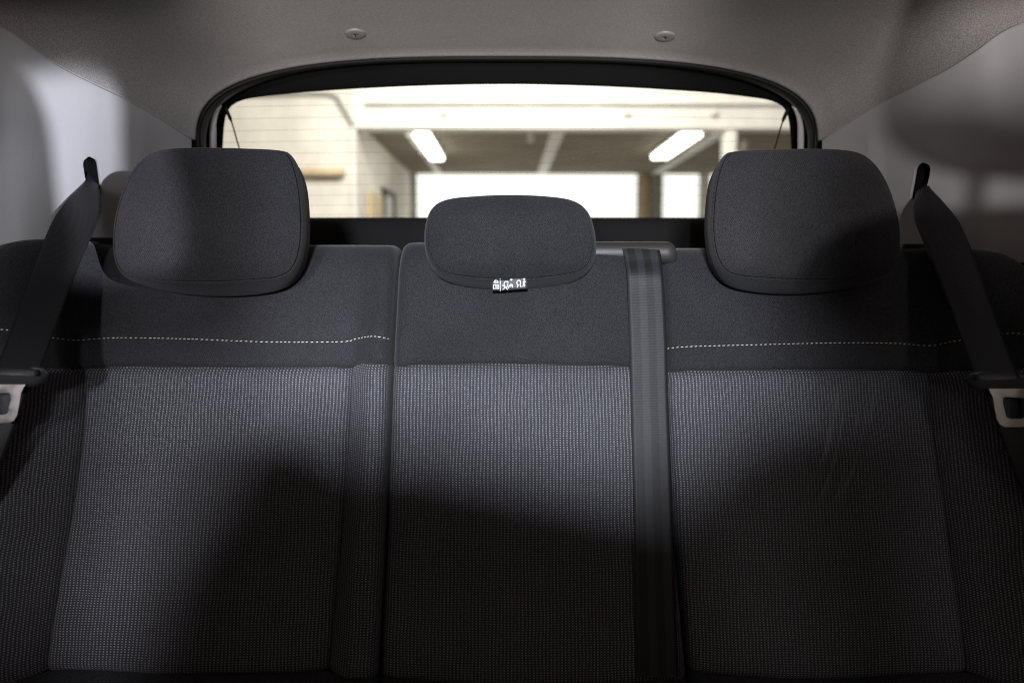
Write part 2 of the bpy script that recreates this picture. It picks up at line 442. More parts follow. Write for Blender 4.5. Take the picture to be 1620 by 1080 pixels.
# ---- pillar trims with belt slot
def pillar_trim(side, slot_px, label):
    t = thing('pillar_trim', label, 'trim panel', (side * 0.62, 1.2, H + 0.1))
    cols = [p for p in catmull(rail, 160) if p.y > 0.55]
    plan = []
    NR = 110; rows = []
    ZB = H + 0.004
    for j in range(NR + 1):
        f = j / NR; r = []
        for p in cols:
            z = (p.z + 0.0) * (1 - f) + (ZB - 0.30 * sstep(1.12, 1.2, p.y)) * f
            bulge = 0.012 * math.sin(math.pi * min(1, f * 1.1)) + 0.02 * f
            r.append(Vector((side * (-p.x + bulge * (0.4 if p.y > 1.3 else 1.0)), p.y, z)))
        rows.append(r)
    # cut the slot
    tmp = grid_obj('tmp', rows, M['trim'])
    bv = BVHTree.FromObject(tmp, bpy.context.evaluated_depsgraph_get())
    bpy.data.objects.remove(tmp)
    a, an = hit(bv, *slot_px[0]); c, _ = hit(bv, *slot_px[1])
    if an.x * side > 0: an = -an
    ax = (c - a); L = ax.length; ax.normalize(); R = slot_px[2]
    nn = (an - ax * an.dot(ax)).normalized(); sx = ax.cross(nn).normalized()
    def local(p):
        d = p - a; return d.dot(sx), d.dot(ax), d.dot(nn)
    def dist(p):
        x, y, z = local(p); yy = max(0, min(L, y)); return math.hypot(x, y - yy), x, y, yy
    nr, nc = len(rows), len(rows[0]); verts = [p.copy() for r_ in rows for p in r_]; faces = []
    cnt = {}
    for i in range(nr - 1):
        for j in range(nc - 1):
            f = (i*nc + j, i*nc + j + 1, (i+1)*nc + j + 1, (i+1)*nc + j)
            ce = sum((verts[k] for k in f), Vector()) / 4
            if dist(ce)[0] < R and abs(local(ce)[2]) < 0.05:
                for k in f: cnt[k] = cnt.get(k, 0) + 1
                continue
            faces.append(f)
    used = set(k for f in faces for k in f)
    for k in cnt:
        if k in used:
            d, x, y, yy = dist(verts[k])
            if d > 1e-6:
                nx, ny = x / d * R, (y - yy) / d * R
                verts[k] = verts[k] + sx * (nx - x) + ax * (yy + ny - y)
    panel = mesh_obj('trim_panel', verts, faces, M['trim'], t)
    # slot lining: rim rolled inwards, then a black pocket
    nb = 48; ring = []
    for k in range(nb):
        th = 2 * math.pi * k / nb
        x, y = math.cos(th), math.sin(th)
        ring.append((x, y, 0 if y < 0 else L))
    def rring(r, dep): 
        out = []
        for x, y, o in ring:
            p = a + sx * (x * r) + ax * (o + y * r)
            h = bv.ray_cast(p + nn * 0.05, -nn)
            b0 = h[0] if h[0] is not None else p
            out.append(b0 - nn * dep)
        return out
    grid_obj('slot_rim', [rring(R + 0.0016, -0.0002), rring(R + 0.0011, -0.0007), rring(R + 0.0004, -0.0003), rring(R - 0.0001, 0.0012), rring(R - 0.0002, 0.004)], M['trim'], t, close=True)
    grid_obj('slot_lining', [rring(R - 0.0001, 0.0028), rring(R - 0.0001, 0.03), rring(R * 0.5, 0.031), rring(0.0004, 0.031)], M['matte_black'], t, close=True)
    # thin lip along the joint with the headliner
    lip = [Vector((side * -p.x * 0.997, p.y - 0.001, p.z - 0.0008)) for p in cols]
    tube('edge_lip', lip, 0.0011, M['trim'], t, 6)
    return t, a, nn
trimL, slotL, nL = pillar_trim(-1, ((144.5, 262), (150, 300), 0.0132), 'light grey plastic pillar trim behind left headrest, with black belt slot')
trimR, slotR, nR = pillar_trim(1, ((1459, 271), (1452, 308), 0.0130), 'grey plastic pillar trim behind right headrest, crossed by seat shadows')

# dark door-side lining under the pillar trims
for s, lb in ((-1, 'black door lining beside the left end of the bench'), (1, 'black door lining beside the right end of the bench')):
    pts = [(-0.72, 0.3), (-0.735, 0.8), (-0.735, 1.05), (-0.70, 1.2), (-0.66, 1.3)]
    rr_ = [[Vector((s * (-x + 0.006), y, z)) for x, y in pts] for z in (H + 0.03, H - 0.1, H - 0.4, H - 0.75)]
    o = grid_obj('door_lining', rr_, M['matte_black'])
    tag(o, lb, 'door lining')

# ------------------------------------------------------------------ tailgate aperture, seal, tailgate with window
ap = thing('tailgate_aperture', 'dark body frame around the rear window with black rubber seal', 'door frame', (0, 1.45, H + 0.2))
def offs(curve, din, y, zlow=None):
    out = []
    c0 = Vector((0, 0, H + 0.18))
    for i, p in enumerate(curve):
        a = curve[max(0, i - 1)]; b = curve[min(len(curve) - 1, i + 1)]
        t = (b - a); t.y = 0; t.normalize()
        nrm = Vector((t.z, 0, -t.x))
        if nrm.dot(Vector((-p.x, 0, c0.z - p.z))) < 0: nrm = -nrm
        q = p + nrm * din; q.y = p.y + y
        out.append(q)
    return out
op = [opening[0] + Vector((0, 0.05, -0.22)), opening[0] + Vector((0, 0.02, -0.11))] + opening + [opening[-1] + Vector((0, 0.02, -0.11)), opening[-1] + Vector((0, 0.05, -0.22))]
op = catmull(op, 120)
tube('rubber_seal', offs(op, 0.0040, 0.020), 0.0055, M['rubber'], ap, 12)
grid_obj('body_reveal', [offs(op, -0.002, 0.012), offs(op, 0.003, 0.030), offs(op, 0.005, 0.045), offs(op, 0.002, 0.062), offs(op, -0.02, 0.085)], M['paint'], ap)

g_px = [(803, 133, 1.520), (650, 136, 1.520), (500, 144, 1.528), (420, 152, 1.535), (380, 159, 1.54), (361, 172, 1.55), (354, 195, 1.565), (351, 240, 1.60), (349, 300, 1.645), (348, 352, 1.685)]
gl = [at(*p) for p in g_px]
gr = [Vector((-p.x, p.y, p.z)) for p in gl]
gcurve = catmull(gl[::-1] + gr[1:], 120)
tg = thing('tailgate', 'tailgate with heated rear window and black inner trim', 'tailgate', (0, 1.6, H))
grid_obj('window_frame', [offs(gcurve, 0.0, 0.004), offs(gcurve, 0.0005, -0.002), offs(gcurve, -0.006, -0.006), offs(gcurve, -0.03, -0.012), offs(gcurve, -0.075, -0.010)], M['matte_black'], tg)
# window pane: fill between the left and right sides
half = len(gcurve) // 2
rows = []
for k in range(half + 1):
    a, b = gcurve[k], gcurve[-1 - k]
    rows.append([a.lerp(b, j / 24) + Vector((0, 0.0035 + 0.012 * math.sin(math.pi * j / 24) * 0, 0)) for j in range(25)])
pane = grid_obj('window_pane', rows, M['glass'], tg)
# heater tracks on the inside of the pane
for vv in (149, 167, 186, 205, 223, 242, 260, 277, 293, 309, 325, 340):
    pts = []
    for j in range(41):
        u = 352 + (1254 - 352) * j / 40
        k = (u - 803) / 450
        v = vv + 5.0 * k * k - 2.2
        Yd = 1.52 + (v - 133) / 212 * 0.163 - 0.0012
        p = at(u, v, Yd)
        # keep inside the pane outline
        ok = v > 135 + 27 * abs(k) ** 4 + 12 * k * k
        if ok: pts.append(p)
    if len(pts) > 3:
        rows = [[p + Vector((0, 0, 0.00023)) for p in pts], [p - Vector((0, 0, 0.00023)) for p in pts]]
        grid_obj('heater_track', rows, M['heater'], tg)
# lower inner trim of the tailgate
rows = []
prof = [(1.715, 0.088), (1.690, 0.0985), (1.672, 0.0985), (1.660, 0.094), (1.652, 0.084), (1.648, 0.06), (1.640, 0.0), (1.63, -0.12), (1.62, -0.35)]
prof = catmull([(0, y, z) for y, z in prof], 30)
for j in range(61):
    x = -0.66 + 1.32 * j / 60
    rows.append([Vector((x, p.y - 0.012 * (1 - (x / 0.66) ** 2), H + p.z + 0.0)) for p in prof])
grid_obj('lower_trim', rows, M['shelf'], tg)
# flange coloured pale for the reflection on its gloss, and retaining cord on both sides of the window
for s in (-1, 1):
    fl = [at(*p) for p in ((349, 166, 1.50), (343, 176, 1.50), (338.5, 190, 1.505), (337, 205, 1.51), (337, 225, 1.515), (337, 260, 1.53), (337, 330, 1.56))]
    fl = [Vector((s * -p.x, p.y, p.z)) for p in fl]
    tube('painted_flange', catmull(fl, 30), lambda t: 0.0030 + 0.0026 * min(1, t * 4), M['flange_reflection'], ap, 14)
    cd = [at(*p) for p in ((356, 168, 1.505), (360, 178, 1.51), (366, 192, 1.515), (372, 212, 1.53), (379, 236, 1.55), (400, 300, 1.60))]
    cd = [Vector((s * -p.x, p.y, p.z)) for p in cd]
    tube('retaining_cord', catmull(cd, 24), lambda t: 0.0034 if 0.04 < t < 0.16 else 0.0014, M['rubber'], tg, 8)

# ------------------------------------------------------------------ rear bench: backrests
def ysurf_base(z): return SA + SB * (z - H)
R_TOP = 0.040
def make_panel(name, mat, parent, xl, xr, top, bot, shape, seams, nx=50, nz=60, crest=False, walls=(False, False), anchor=0):
    """one upholstery panel of the backrest as a curved sheet.
    seams: dict edge -> dip depth for 'l','r','t','b';  crest: the panel rolls over the top edge;  walls: sheet turns back at l / r"""
    def samp(n):
        return [0.5 - 0.5 * math.cos(math.pi * (0.12 + 0.76 * i / n)) for i in range(n + 1)]
    ss = samp(nx); ss = [(q - ss[0]) / (ss[-1] - ss[0]) for q in ss]
    tt = samp(nz); tt = [(q - tt[0]) / (tt[-1] - tt[0]) for q in tt]
    xm = 0.5 * (xl(H - 0.2) + xr(H - 0.2))
    rows = []; uvs = []
    for t in tt:
        r = []; ru = []
        for s in ss:
            x = xm; z = 0
            for _ in range(4):
                z = top(x) * (1 - t) + bot(x) * t
                x = xl(z) * (1 - s) + xr(z) * s
            dl, dr, dt, db = x - xl(z), xr(z) - x, top(x) - z, z - bot(x)
            y = ysurf_base(z) + shape(x, z) + 0.0016 * math.sin(31 * x + 9 * z) * math.sin(23 * z - 13 * x + 1.3)
            for e, d in (('l', dl), ('r', dr), ('t', dt), ('b', db)):
                if e in seams:
                    dep, wd = seams[e]
                    q = (z if e in 'lr' else x)
                    pk = 1 + 0.35 * math.sin(q * 143 + 1.7 * math.sin(q * 61)) * math.sin(q * 47 + 0.6)
                    y += dep * math.exp(-max(0, d) / wd) + 0.0016 * (pk - 1) * math.exp(-max(0, d) / 0.022)
            if walls[0]: y += roll(dl, walls[0])
            if walls[1]: y += roll(dr, walls[1])
            if crest: y += roll(dt, R_TOP)
            r.append(Vector((x, y, z))); ru.append((x, z * 1.044))
        seq = range(1, len(r)) if anchor == 0 else range(len(r) - 2, -1, -1)
        acc = r[0].x if anchor == 0 else r[-1].x
        ru[0 if anchor == 0 else -1] = (acc, ru[0][1])
        for k in seq:
            pr = k - 1 if anchor == 0 else k + 1
            dd = math.hypot(r[k].x - r[pr].x, r[k].y - r[pr].y)
            acc += dd if anchor == 0 else -dd
            ru[k] = (acc, ru[k][1])
        rows.append(r); uvs.append(ru)
    if crest:
        for k, (dy, dz) in enumerate(((0.03, 0.001), (0.08, -0.004), (0.10, -0.02), (0.105, -0.2))):
            rows.insert(0, [p + Vector((0, (dy if k == 0 else dy - (0.03, 0.03, 0.08, 0.10)[k]) , dz if k == 0 else dz - (0, 0.001, -0.004, -0.02)[k])) for p in rows[0]])
            uvs.insert(0, [(a, b + 0.03) for a, b in uvs[0]])
    for r, ru in zip(rows, uvs):
        if walls[0]:
            r.insert(0, r[0] + Vector((0.0, 0.07, 0))); ru.insert(0, (ru[0][0] - 0.07, ru[0][1]))
        if walls[1]:
            r.append(r[-1] + Vector((0.0, 0.07, 0))); ru.append((ru[-1][0] + 0.07, ru[-1][1]))
    return grid_obj(name, rows, mat, parent, uvs)

def wrap(x, z):
    """the outer ends of the bench curl forward round the wheel arches"""
    return -1.05 * max(0.0, abs(x) - 0.565) ** 1.25 * 1.55 * (0.3 + 0.7 * sstep(H - 0.22, H - 0.02, z))
BOT = lambda x: on_seat(803, 1135).z
# ---- seam and edge lines of the bench, measured on the backrest plane
xo_L = seat_vert([(128, 540), (129, 583), (133, 640), (124, 730), (100, 880), (70, 1065), (60, 1130)])
xi_L = seat_vert([(562, 540), (556, 580), (553, 650), (549, 730), (535, 900), (518, 1065), (511, 1130)])
xg_L = seat_vert([(627, 395), (623, 480), (618, 580), (613, 720), (603, 950), (596, 1080), (592, 1135)])
xc_l = seat_vert([(631, 395), (627, 480), (622, 580), (617, 720), (607, 950), (600, 1080), (596, 1135)])
xc_r = seat_vert([(1046, 395), (1050, 500), (1053, 580), (1062, 800), (1080, 1000), (1087, 1080), (1092, 1135)])
xg_R = seat_vert([(1050, 395), (1053, 500), (1056, 580), (1066, 800), (1085, 1000), (1093, 1080), (1098, 1135)])
xo_R = seat_vert([(1472, 545), (1471, 590), (1476, 650), (1485, 730), (1506, 880), (1531, 1065), (1540, 1130)])
XE_L = lambda z: -0.715 + 0.02 * sstep(H - 0.1, H + 0.03, z)
XE_R = lambda z: 0.715 - 0.02 * sstep(H - 0.1, H + 0.03, z)
seam_L = seat_hor([(-60, 560), (20, 566), (75, 573), (110, 580), (132, 584), (160, 582), (260, 580), (400, 582), (520, 582), (550, 583), (565, 577), (585, 573), (605, 573), (618, 577)])
seam_C = seat_hor([(620, 583), (660, 577), (720, 575), (800, 574), (900, 576), (990, 579), (1056, 582)])
seam_R = seat_hor([(1056, 590), (1100, 587), (1250, 585), (1400, 586), (1450, 588), (1470, 590), (1500, 582), (1540, 573), (1620, 560), (1680, 556)])
bot_L = seat_hor([(-60, 1056), (70, 1064), (100, 1061), (300, 1064), (520, 1066), (600, 1062)])
bot_C = seat_hor([(596, 1070), (800, 1078), (1090, 1076)])
bot_R = seat_hor([(1090, 1066), (1300, 1073), (1530, 1064), (1680, 1058)])
YCR = SA + 0.045
def crest_px(px):
    out = []
    for u, v in px:
        Y_ = YCR
        for _ in range(8): Y_ = YCR + wrap(at(u, v, Y_).x, H)
        p = at(u, v, Y_); out.append((p.x, p.z))
    return curve1(out)
def with_corner(f, xl, xr, rl, rr):
    return lambda x: f(x) - roll(x - xl, rl) - roll(xr - x, rr)
top_L = with_corner(crest_px([(-20, 405), (0, 397), (20, 387), (50, 380), (90, 379), (130, 383), (190, 389), (300, 390), (480, 388), (600, 388), (628, 389)]), -0.79, xg_L(H), 0.01, 0.014)
top_C = with_corner(crest_px([(630, 386), (660, 384), (800, 384), (950, 386), (1046, 391)]), xc_l(H), xc_r(H), 0.014, 0.012)
top_R = with_corner(crest_px([(1048, 393), (1120, 393), (1400, 394), (1500, 394), (1543, 396), (1573, 404), (1600, 428), (1618, 470), (1640, 540)]), xg_R(H), 0.80, 0.010, 0.01)

def zfade(z): return 1 - sstep(H - 0.14, H - 0.0, z)
def shape_left(x, z):
    a, b, g = xo_L(min(z, H - 0.05)), xi_L(min(z, H - 0.05)), xg_L(z)
    y = -0.010 * (1 - min(1, ((x - (a + b) / 2) / ((b - a) / 2)) ** 2))
    k = 0.35 + 0.65 * zfade(z)
    if x < a: y -= k * 0.062 * (1 - math.exp(-((a - x) / 0.060) ** 1.15))
    if x > b: y -= k * 0.026 * sstep(-0.006, 0.034, x - b)
    y += wrap(x, z)
    z_s = st_L(x); y += 0.0016 * math.exp(-((z - z_s) / 0.0028) ** 2)
    return y
def shape_centre(x, z):
    a, b = xc_l(z), xc_r(z)
    return -0.006 - 0.013 * (1 - ((x - (a + b) / 2) / ((b - a) / 2)) ** 2)
def shape_right(x, z):
    a, b = xg_R(z), xo_R(min(z, H - 0.05))
    y = -0.010 * (1 - min(1, ((x - (a + b) / 2) / ((b - a) / 2)) ** 2))
    k = 0.35 + 0.65 * zfade(z)
    if x > b: y -= k * 0.062 * (1 - math.exp(-((x - b) / 0.060) ** 1.15))
    y += wrap(x, z)
    z_s = st_R(x); y += 0.0016 * math.exp(-((z - z_s) / 0.0028) ** 2)
    return y
st_px_L = [(-30, 526), (0, 521), (40, 526), (85, 534), (105, 537), (125, 538), (150, 536), (200, 534), (300, 536), (400, 540), (480, 541), (545, 540), (563, 536), (585, 532), (602, 533), (616, 536)]
st_px_R = [(1057, 551), (1090, 548), (1200, 545), (1330, 542), (1420, 543), (1455, 546), (1478, 546), (1500, 541), (1530, 536), (1570, 530), (1605, 527), (1640, 531)]
st_L = seat_hor(st_px_L); st_R = seat_hor(st_px_R)

seatL = thing('rear_bench', 'left backrest of rear bench, black fabric with grey dotted insert and pale stitching', 'car seat', (-0.35, 1.05, H - 0.6))
seatR = thing('rear_bench', 'wide backrest holding the middle and right places, split by a vertical seat belt', 'car seat', (0.25, 1.05, H - 0.6))
S = (0.009, 0.0045)
shL = make_panel('shoulder_panel', M['twill'], seatL, XE_L, xg_L, top_L, seam_L, shape_left, {'b': S}, 110, 60, True, (0.05, 0.016))
make_panel('insert_panel', M['dots'], seatL, xo_L, xi_L, seam_L, bot_L, shape_left, {'t': S, 'l': S, 'r': S, 'b': S}, 60, 60)
make_panel('bolster', M['dots'], seatL, XE_L, xo_L, seam_L, bot_L, shape_left, {'t': S, 'r': S, 'b': S}, 40, 60, False, (0.05, False), 1)
make_panel('bolster', M['dots'], seatL, xi_L, xg_L, seam_L, bot_L, shape_left, {'t': S, 'l': S, 'b': S}, 24, 60, False, (False, 0.016))
make_panel('lower_band', M['twill'], seatL, XE_L, xg_L, bot_L, BOT, shape_left, {'t': S}, 60, 14, False, (0.05, 0.016))
shC = make_panel('shoulder_panel', M['twill'], seatR, xc_l, xc_r, top_C, seam_C, shape_centre, {'b': S}, 60, 60, True, (0.016, 0.014))
make_panel('insert_panel', M['dots'], seatR, xc_l, xc_r, seam_C, bot_C, shape_centre, {'t': S, 'b': S}, 60, 60, False, (0.016, 0.014))
make_panel('lower_band', M['twill'], seatR, xc_l, xc_r, bot_C, BOT, shape_centre, {'t': S}, 40, 14, False, (0.016, 0.014))
shR = make_panel('shoulder_panel', M['twill'], seatR, xg_R, XE_R, top_R, seam_R, shape_right, {'b': S}, 110, 60, True, (0.014, 0.05))
make_panel('insert_panel', M['dots_scuffed'], seatR, xg_R, xo_R, seam_R, bot_R, shape_right, {'t': S, 'r': S, 'b': S}, 60, 60, False, (0.014, False))
make_panel('bolster', M['dots'], seatR, xo_R, XE_R, seam_R, bot_R, shape_right, {'t': S, 'l': S, 'b': S}, 40, 60, False, (False, 0.05))
make_panel('lower_band', M['twill'], seatR, xg_R, XE_R, bot_R, BOT, shape_right, {'t': S}, 60, 14, False, (0.014, 0.05))
# black carpeted backs
for o, x0, x1 in ((seatL, -0.72, xg_L(H) - 0.004), (seatR, xc_l(H) + 0.004, 0.71)):
    b = box('back_board', (x0, 0, -0.01), (x1, 0.02, 0.60), M['shelf'], None, 0.006)
    b.parent = o; b.matrix_parent_inverse = Matrix.Translation(-o.location)
    b.location = (0, 1.06, H - 0.60); b.rotation_euler = (-math.atan(SB), 0, 0)

dg = bpy.context.evaluated_depsgraph_get()
def stitch(px_lists, panel, parent):
    bv = BVHTree.FromObject(panel, bpy.context.evaluated_depsgraph_get())
    bm = bmesh.new()
    for px in px_lists:
        pts = []
        for p in catmull([(u, v, 0) for u, v in px], 400):
            h = hit(bv, p.x, p.y)[0]
            if h is not None: pts.append(h)
        s = 0; nxt = 0
        for a, b in zip(pts, pts[1:]):
            s += (b - a).length
            if s >= nxt:
                nxt = s + 0.0058 + random.uniform(-0.0003, 0.0003)
                d = (b - a).normalized()
                d = (d + Vector((0, 0, 0.14))).normalized()
                zax = Vector((0, -1, 0.3)).normalized(); yax = zax.cross(d).normalized(); zax = d.cross(yax)
                mt = Matrix((( d.x, yax.x, zax.x, a.x), (d.y, yax.y, zax.y, a.y), (d.z, yax.z, zax.z, a.z), (0, 0, 0, 1)))
                mt = Matrix.Translation((0, -0.0006, 0)) @ mt @ Matrix.Diagonal((0.0024 + random.uniform(-0.0004, 0.0002), 0.00068, 0.0007, 1))
                bmesh.ops.create_icosphere(bm, subdivisions=1, radius=1.0, matrix=mt)
    o = bm_obj('stitching', bm, M['thread'], parent); o['kind'] = 'stuff'
    return o
bpy.context.view_layer.update()
stitch([st_px_L], shL, seatL)
stitch([st_px_R], shR, seatR)

# release knobs by the outer headrests, belt guide on the wide backrest
for s, par, px in ((-1, seatL, (163, 383)), (1, seatR, (1446, 393))):
    p = at(px[0], px[1], 1.205)
    box('release_bezel', (p.x - 0.026, 1.185, p.z - 0.02), (p.x + 0.026, 1.25, p.z + 0.0065), M['black'], par, 0.004, 3)
    bm = bmesh.new()
    bmesh.ops.create_uvsphere(bm, u_segments=24, v_segments=12, radius=1.0, matrix=Matrix.Translation((p.x + s * 0.008, 1.183, p.z - 0.003)) @ Matrix.Diagonal((0.0135, 0.010, 0.0035, 1)))
    bm_obj('release_knob', bm, M['button'], par)
pg0, pg1 = at(938, 392, 1.175), at(1066, 392, 1.175)
gd_pts = []
rows = []
NL = 40
for j in range(NL + 1):
    f = j / NL; x = pg0.x + (pg1.x - pg0.x) * f
    endr = min(1.0, math.sqrt(max(0.0, 1 - max(0, (f - 0.86) / 0.14) ** 2)) + 0.02)
    zc = at(1000, 396, 1.165).z
    ring = []
    for k in range(24):
        th = 2 * math.pi * k / 24; c, s_ = math.cos(th), math.sin(th)
        ring.append(Vector((x, 1.168 + 0.028 * math.copysign(abs(c) ** 0.7, c) * (0.6 + 0.4 * endr), zc - 0.004 + 0.0168 * math.copysign(abs(s_) ** 0.7, s_) * (endr if s_ > 0 else 1))))
    rows.append(ring)
bg = grid_obj('belt_guide', rows, M['guide_plastic'], seatR, close=True)
sl = box('guide_slot', (at(960, 390, 1.17).x, 1.176, zc + 0.0095), (at(1034, 390, 1.17).x, 1.184, zc + 0.0128), M['matte_black'], None, 0.001)
sl.parent = bg

# lower cushion of the bench
def cushion():
    rows = []
    prof = catmull([(0, 1.00, -0.66), (0, 0.985, -0.60), (0, 0.93, -0.575), (0, 0.75, -0.57), (0, 0.55, -0.555), (0, 0.47, -0.57), (0, 0.44, -0.62), (0, 0.45, -0.75)], 40)
    for j in range(61):
        x = -0.70 + 1.40 * j / 60
        e = 1 - abs(x) / 0.70
        rows.append([Vector((x, p.y, H + p.z - 0.05 * math.exp(-e / 0.05) - 0.006 * math.cos(x * 13))) for p in prof])
    uv = [[(p.x, p.y) for p in r] for r in rows]
    o = grid_obj('rear_cushion', rows, M['twill'], None, uv)
    tag(o, 'black fabric seat cushion under the backrests at the bottom edge', 'seat cushion')
cushion()

# ------------------------------------------------------------------ head restraints
def headrest(label, A_px, B_px, YA, YB, mirror=False, tilt=0.0, seam=(0.14, 0.66)):
    n = 120
    sgn = -1 if mirror else 1
    A = [at(u, v, YA) for u, v in A_px]; B = [at(u, v, YB) for u, v in B_px]
    zmid = sum(p.z for p in A) / len(A)
    for p in A + B: p.x *= sgn
    A = catmull(A, n, True); B = catmull(B, n, True)
    for p in A: p.y += tilt * (p.z - zmid)
    for p in B: p.y += tilt * (p.z - zmid)
    c = sum(A, Vector()) / n; cb = sum(B, Vector()) / n
    t = thing('head_restraint', label, 'headrest', (c.x, c.y + 0.06, min(p.z for p in B) - 0.03), 'headrests on the rear bench')
    puff = 0.020
    rows = []
    for r in (0.0005, 0.1, 0.2, 0.3, 0.4, 0.5, 0.6, 0.7, 0.78, 0.85, 0.90, 0.94, 0.965, 0.982, 0.993, 1.0):
        ring = []
        for p in A:
            q = c + (p - c) * r
            q.y -= puff * (1 - r ** 3.2)
            q.y += 0.0
            ring.append(q)
        rows.append(ring)
    rows.append([c + (p - c) * 0.993 + Vector((0, 0.0045, 0)) for p in A])
    uv = [[(q.x, q.z) for q in r] for r in rows]
    grid_obj('front_cover', rows, M['twill_rest'], t, uv, True)
    rows = [[c + (p - c) * 0.991 + Vector((0, 0.0050, 0)) for p in A], [c + (p - c) * 0.9985 + Vector((0, 0.0022, 0)) for p in A]]
    for f, bul in ((0.06, 0.010), (0.15, 0.018), (0.3, 0.022), (0.45, 0.022), (0.6, 0.018), (0.8, 0.010), (1.0, 0.0)):
        rows.append([a.lerp(b, f) + (b - cb).normalized() * bul * 0.18 for a, b in zip(A, B)])
    for sc, dy in ((0.985, 0.018), (0.95, 0.036), (0.88, 0.050), (0.7, 0.060), (0.4, 0.064), (0.001, 0.065)):
        rows.append([Vector((cb.x + (b.x - cb.x) * sc, b.y + dy, cb.z + (b.z - cb.z) * sc + 0.0)) for b in B])
    uv = []
    for i, r in enumerate(rows):
        uv.append([(q.x + q.y, q.z + q.y) for q in r])
    gus = grid_obj('side_gusset', rows, M['twill_rest'], t, uv, True)
    tube('seam', [c + (p - c) * 0.9985 + Vector((0, 0.0012, 0)) for p in A[int(n * seam[0]):int(n * seam[1])]], lambda q_: 0.00085 * min(1, 12 * min(q_, 1 - q_) + 0.1), M['matte_black'], t, 8)
    for dx in (-0.055, 0.055):
        tube('support_post', [(cb.x + dx, cb.y + 0.03, cb.z - 0.02), (cb.x + dx, cb.y + 0.035, min(p.z for p in B) - 0.06)], 0.006, M['steel'], t, 12)
    return t, gus, c
A_px = [(300, 235.5), (380, 236.5), (436, 239), (453, 247), (466, 280), (474, 330), (475, 380), (467, 416), (447, 435), (400, 441), (330, 444), (260, 442), (212, 436), (192, 420), (184, 388), (185, 345), (196, 300), (213, 265), (235, 244), (262, 237)]
B_px = [(300, 240), (380, 241), (438, 243), (463, 254), (480, 288), (487, 335), (488, 385), (479, 430), (454, 456), (400, 467), (330, 468), (265, 460), (224, 447), (199, 428), (189, 392), (190, 345), (200, 300), (217, 268), (238, 249), (264, 242)]
headrest('tall black headrest on the left, in front of the pale wall', A_px, B_px, 1.075, 1.118, False, 0.10)
A_r = [(u, v + (1 if v < 350 else -3)) for u, v in A_px]; B_r = [(u, v + (1 if v < 350 else -3)) for u, v in B_px]
headrest('tall black headrest on the right, beside the vertical belt', A_r, B_r, 1.075, 1.118, True, 0.10)
A_c = [(800, 312), (860, 313), (900, 318), (922, 332), (933, 360), (936, 395), (926, 420), (902, 431), (850, 438), (800, 440), (750, 437), (707, 430), (687, 413), (678, 385), (680, 350), (691, 327), (715, 316), (755, 313)]
B_c = [(800, 314), (860, 315), (902, 321), (926, 336), (938, 362), (941, 395), (933, 426), (908, 446), (855, 456), (800, 459), (745, 455), (703, 444), (682, 421), (674, 388), (677, 352), (690, 329), (714, 319), (755, 315)]
hc, gus_c, cc = headrest('low wide black headrest in the middle with a small printed tag', A_c, B_c, 1.085, 1.125, False, 0.10, (0.20, 0.82))

# ---- printed tag sewn under the middle headrest
YT = 1.082
def tagp(X, Yz, lift=0.0):
    """X, Yz: position on the tag, in 1/16.2 photo pixels from (760, 420)"""
    u, v = 760 + X / 16.2, 420 + Yz / 16.2
    return at(u, v, YT - lift - 0.0012 * sstep(500, 1200, X))
rows = []
for j in range(13):
    X = 290 + (1210 - 290) * j / 12
    y0 = 395 - 110 * sstep(290, 520, X) if X < 520 else 288
    y1 = 648 - 50 * max(0, X - 520) / 690
    rows.append([tagp(X, y0 + (y1 - y0) * k / 5) for k in range(6)])
back = [[p + Vector((0, 0.0008, 0)) for p in r] for r in rows]
vs = [p for r in rows for p in r] + [p for r in back for p in r]
nf = len(rows) * 6; fs = []
for o_ in (0, nf):
    for i in range(12):
        for k in range(5): fs.append((o_ + i*6 + k, o_ + i*6 + k + 1, o_ + (i+1)*6 + k + 1, o_ + (i+1)*6 + k))
bd = [i*6 for i in range(13)] + [12*6 + k for k in range(1, 6)] + [i*6 + 5 for i in range(11, -1, -1)] + [k for k in range(4, 0, -1)]
for a, b in zip(bd, bd[1:] + bd[:1]): fs.append((a, b, nf + b, nf + a))
ctag = mesh_obj('care_tag', vs, fs, M['tag'], hc)
ctag['label'] = 'dark tag with white pictograms'
def symbol(name, strokes, w=22):
    verts, faces = [], []
    for st in strokes:
        closed = st[0] == st[-1]
        for (x0, y0), (x1, y1) in zip(st, st[1:]):
            d = math.hypot(x1 - x0, y1 - y0) or 1; nx, ny = -(y1 - y0) / d * w / 2, (x1 - x0) / d * w / 2
            ex, ey = (x1 - x0) / d * w * 0.3, (y1 - y0) / d * w * 0.3
            k = len(verts)
            for X, Y_ in ((x0 - ex + nx, y0 - ey + ny), (x1 + ex + nx, y1 + ey + ny), (x1 + ex - nx, y1 + ey - ny), (x0 - ex - nx, y0 - ey - ny)):
                verts.append(tagp(X, Y_, 0.0004 + 0.00001 * (k % 7)))
            faces.append((k, k + 1, k + 2, k + 3))
    o = mesh_obj(name, verts, faces, M['print'], None, smooth=False)
    o.parent = ctag
    return o
def blob(name, pts):
    o = mesh_obj(name, [tagp(x, y, 0.0005) for x, y in pts], [tuple(range(len(pts)))], M['print'], None, smooth=False)
    o.parent = ctag
symbol('warning_triangle', [[(400, 335), (345, 435), (455, 435), (400, 335)], [(397, 375), (397, 418)]], 20)
symbol('book_pictogram', [[(332, 495), (332, 592), (398, 592), (398, 505), (380, 492), (332, 495)], [(398, 505), (420, 492), (462, 495), (462, 592), (398, 592)], [(432, 520), (432, 565)]], 18)
symbol('divider_line', [[(522, 292), (510, 330), (508, 645)]], 18)
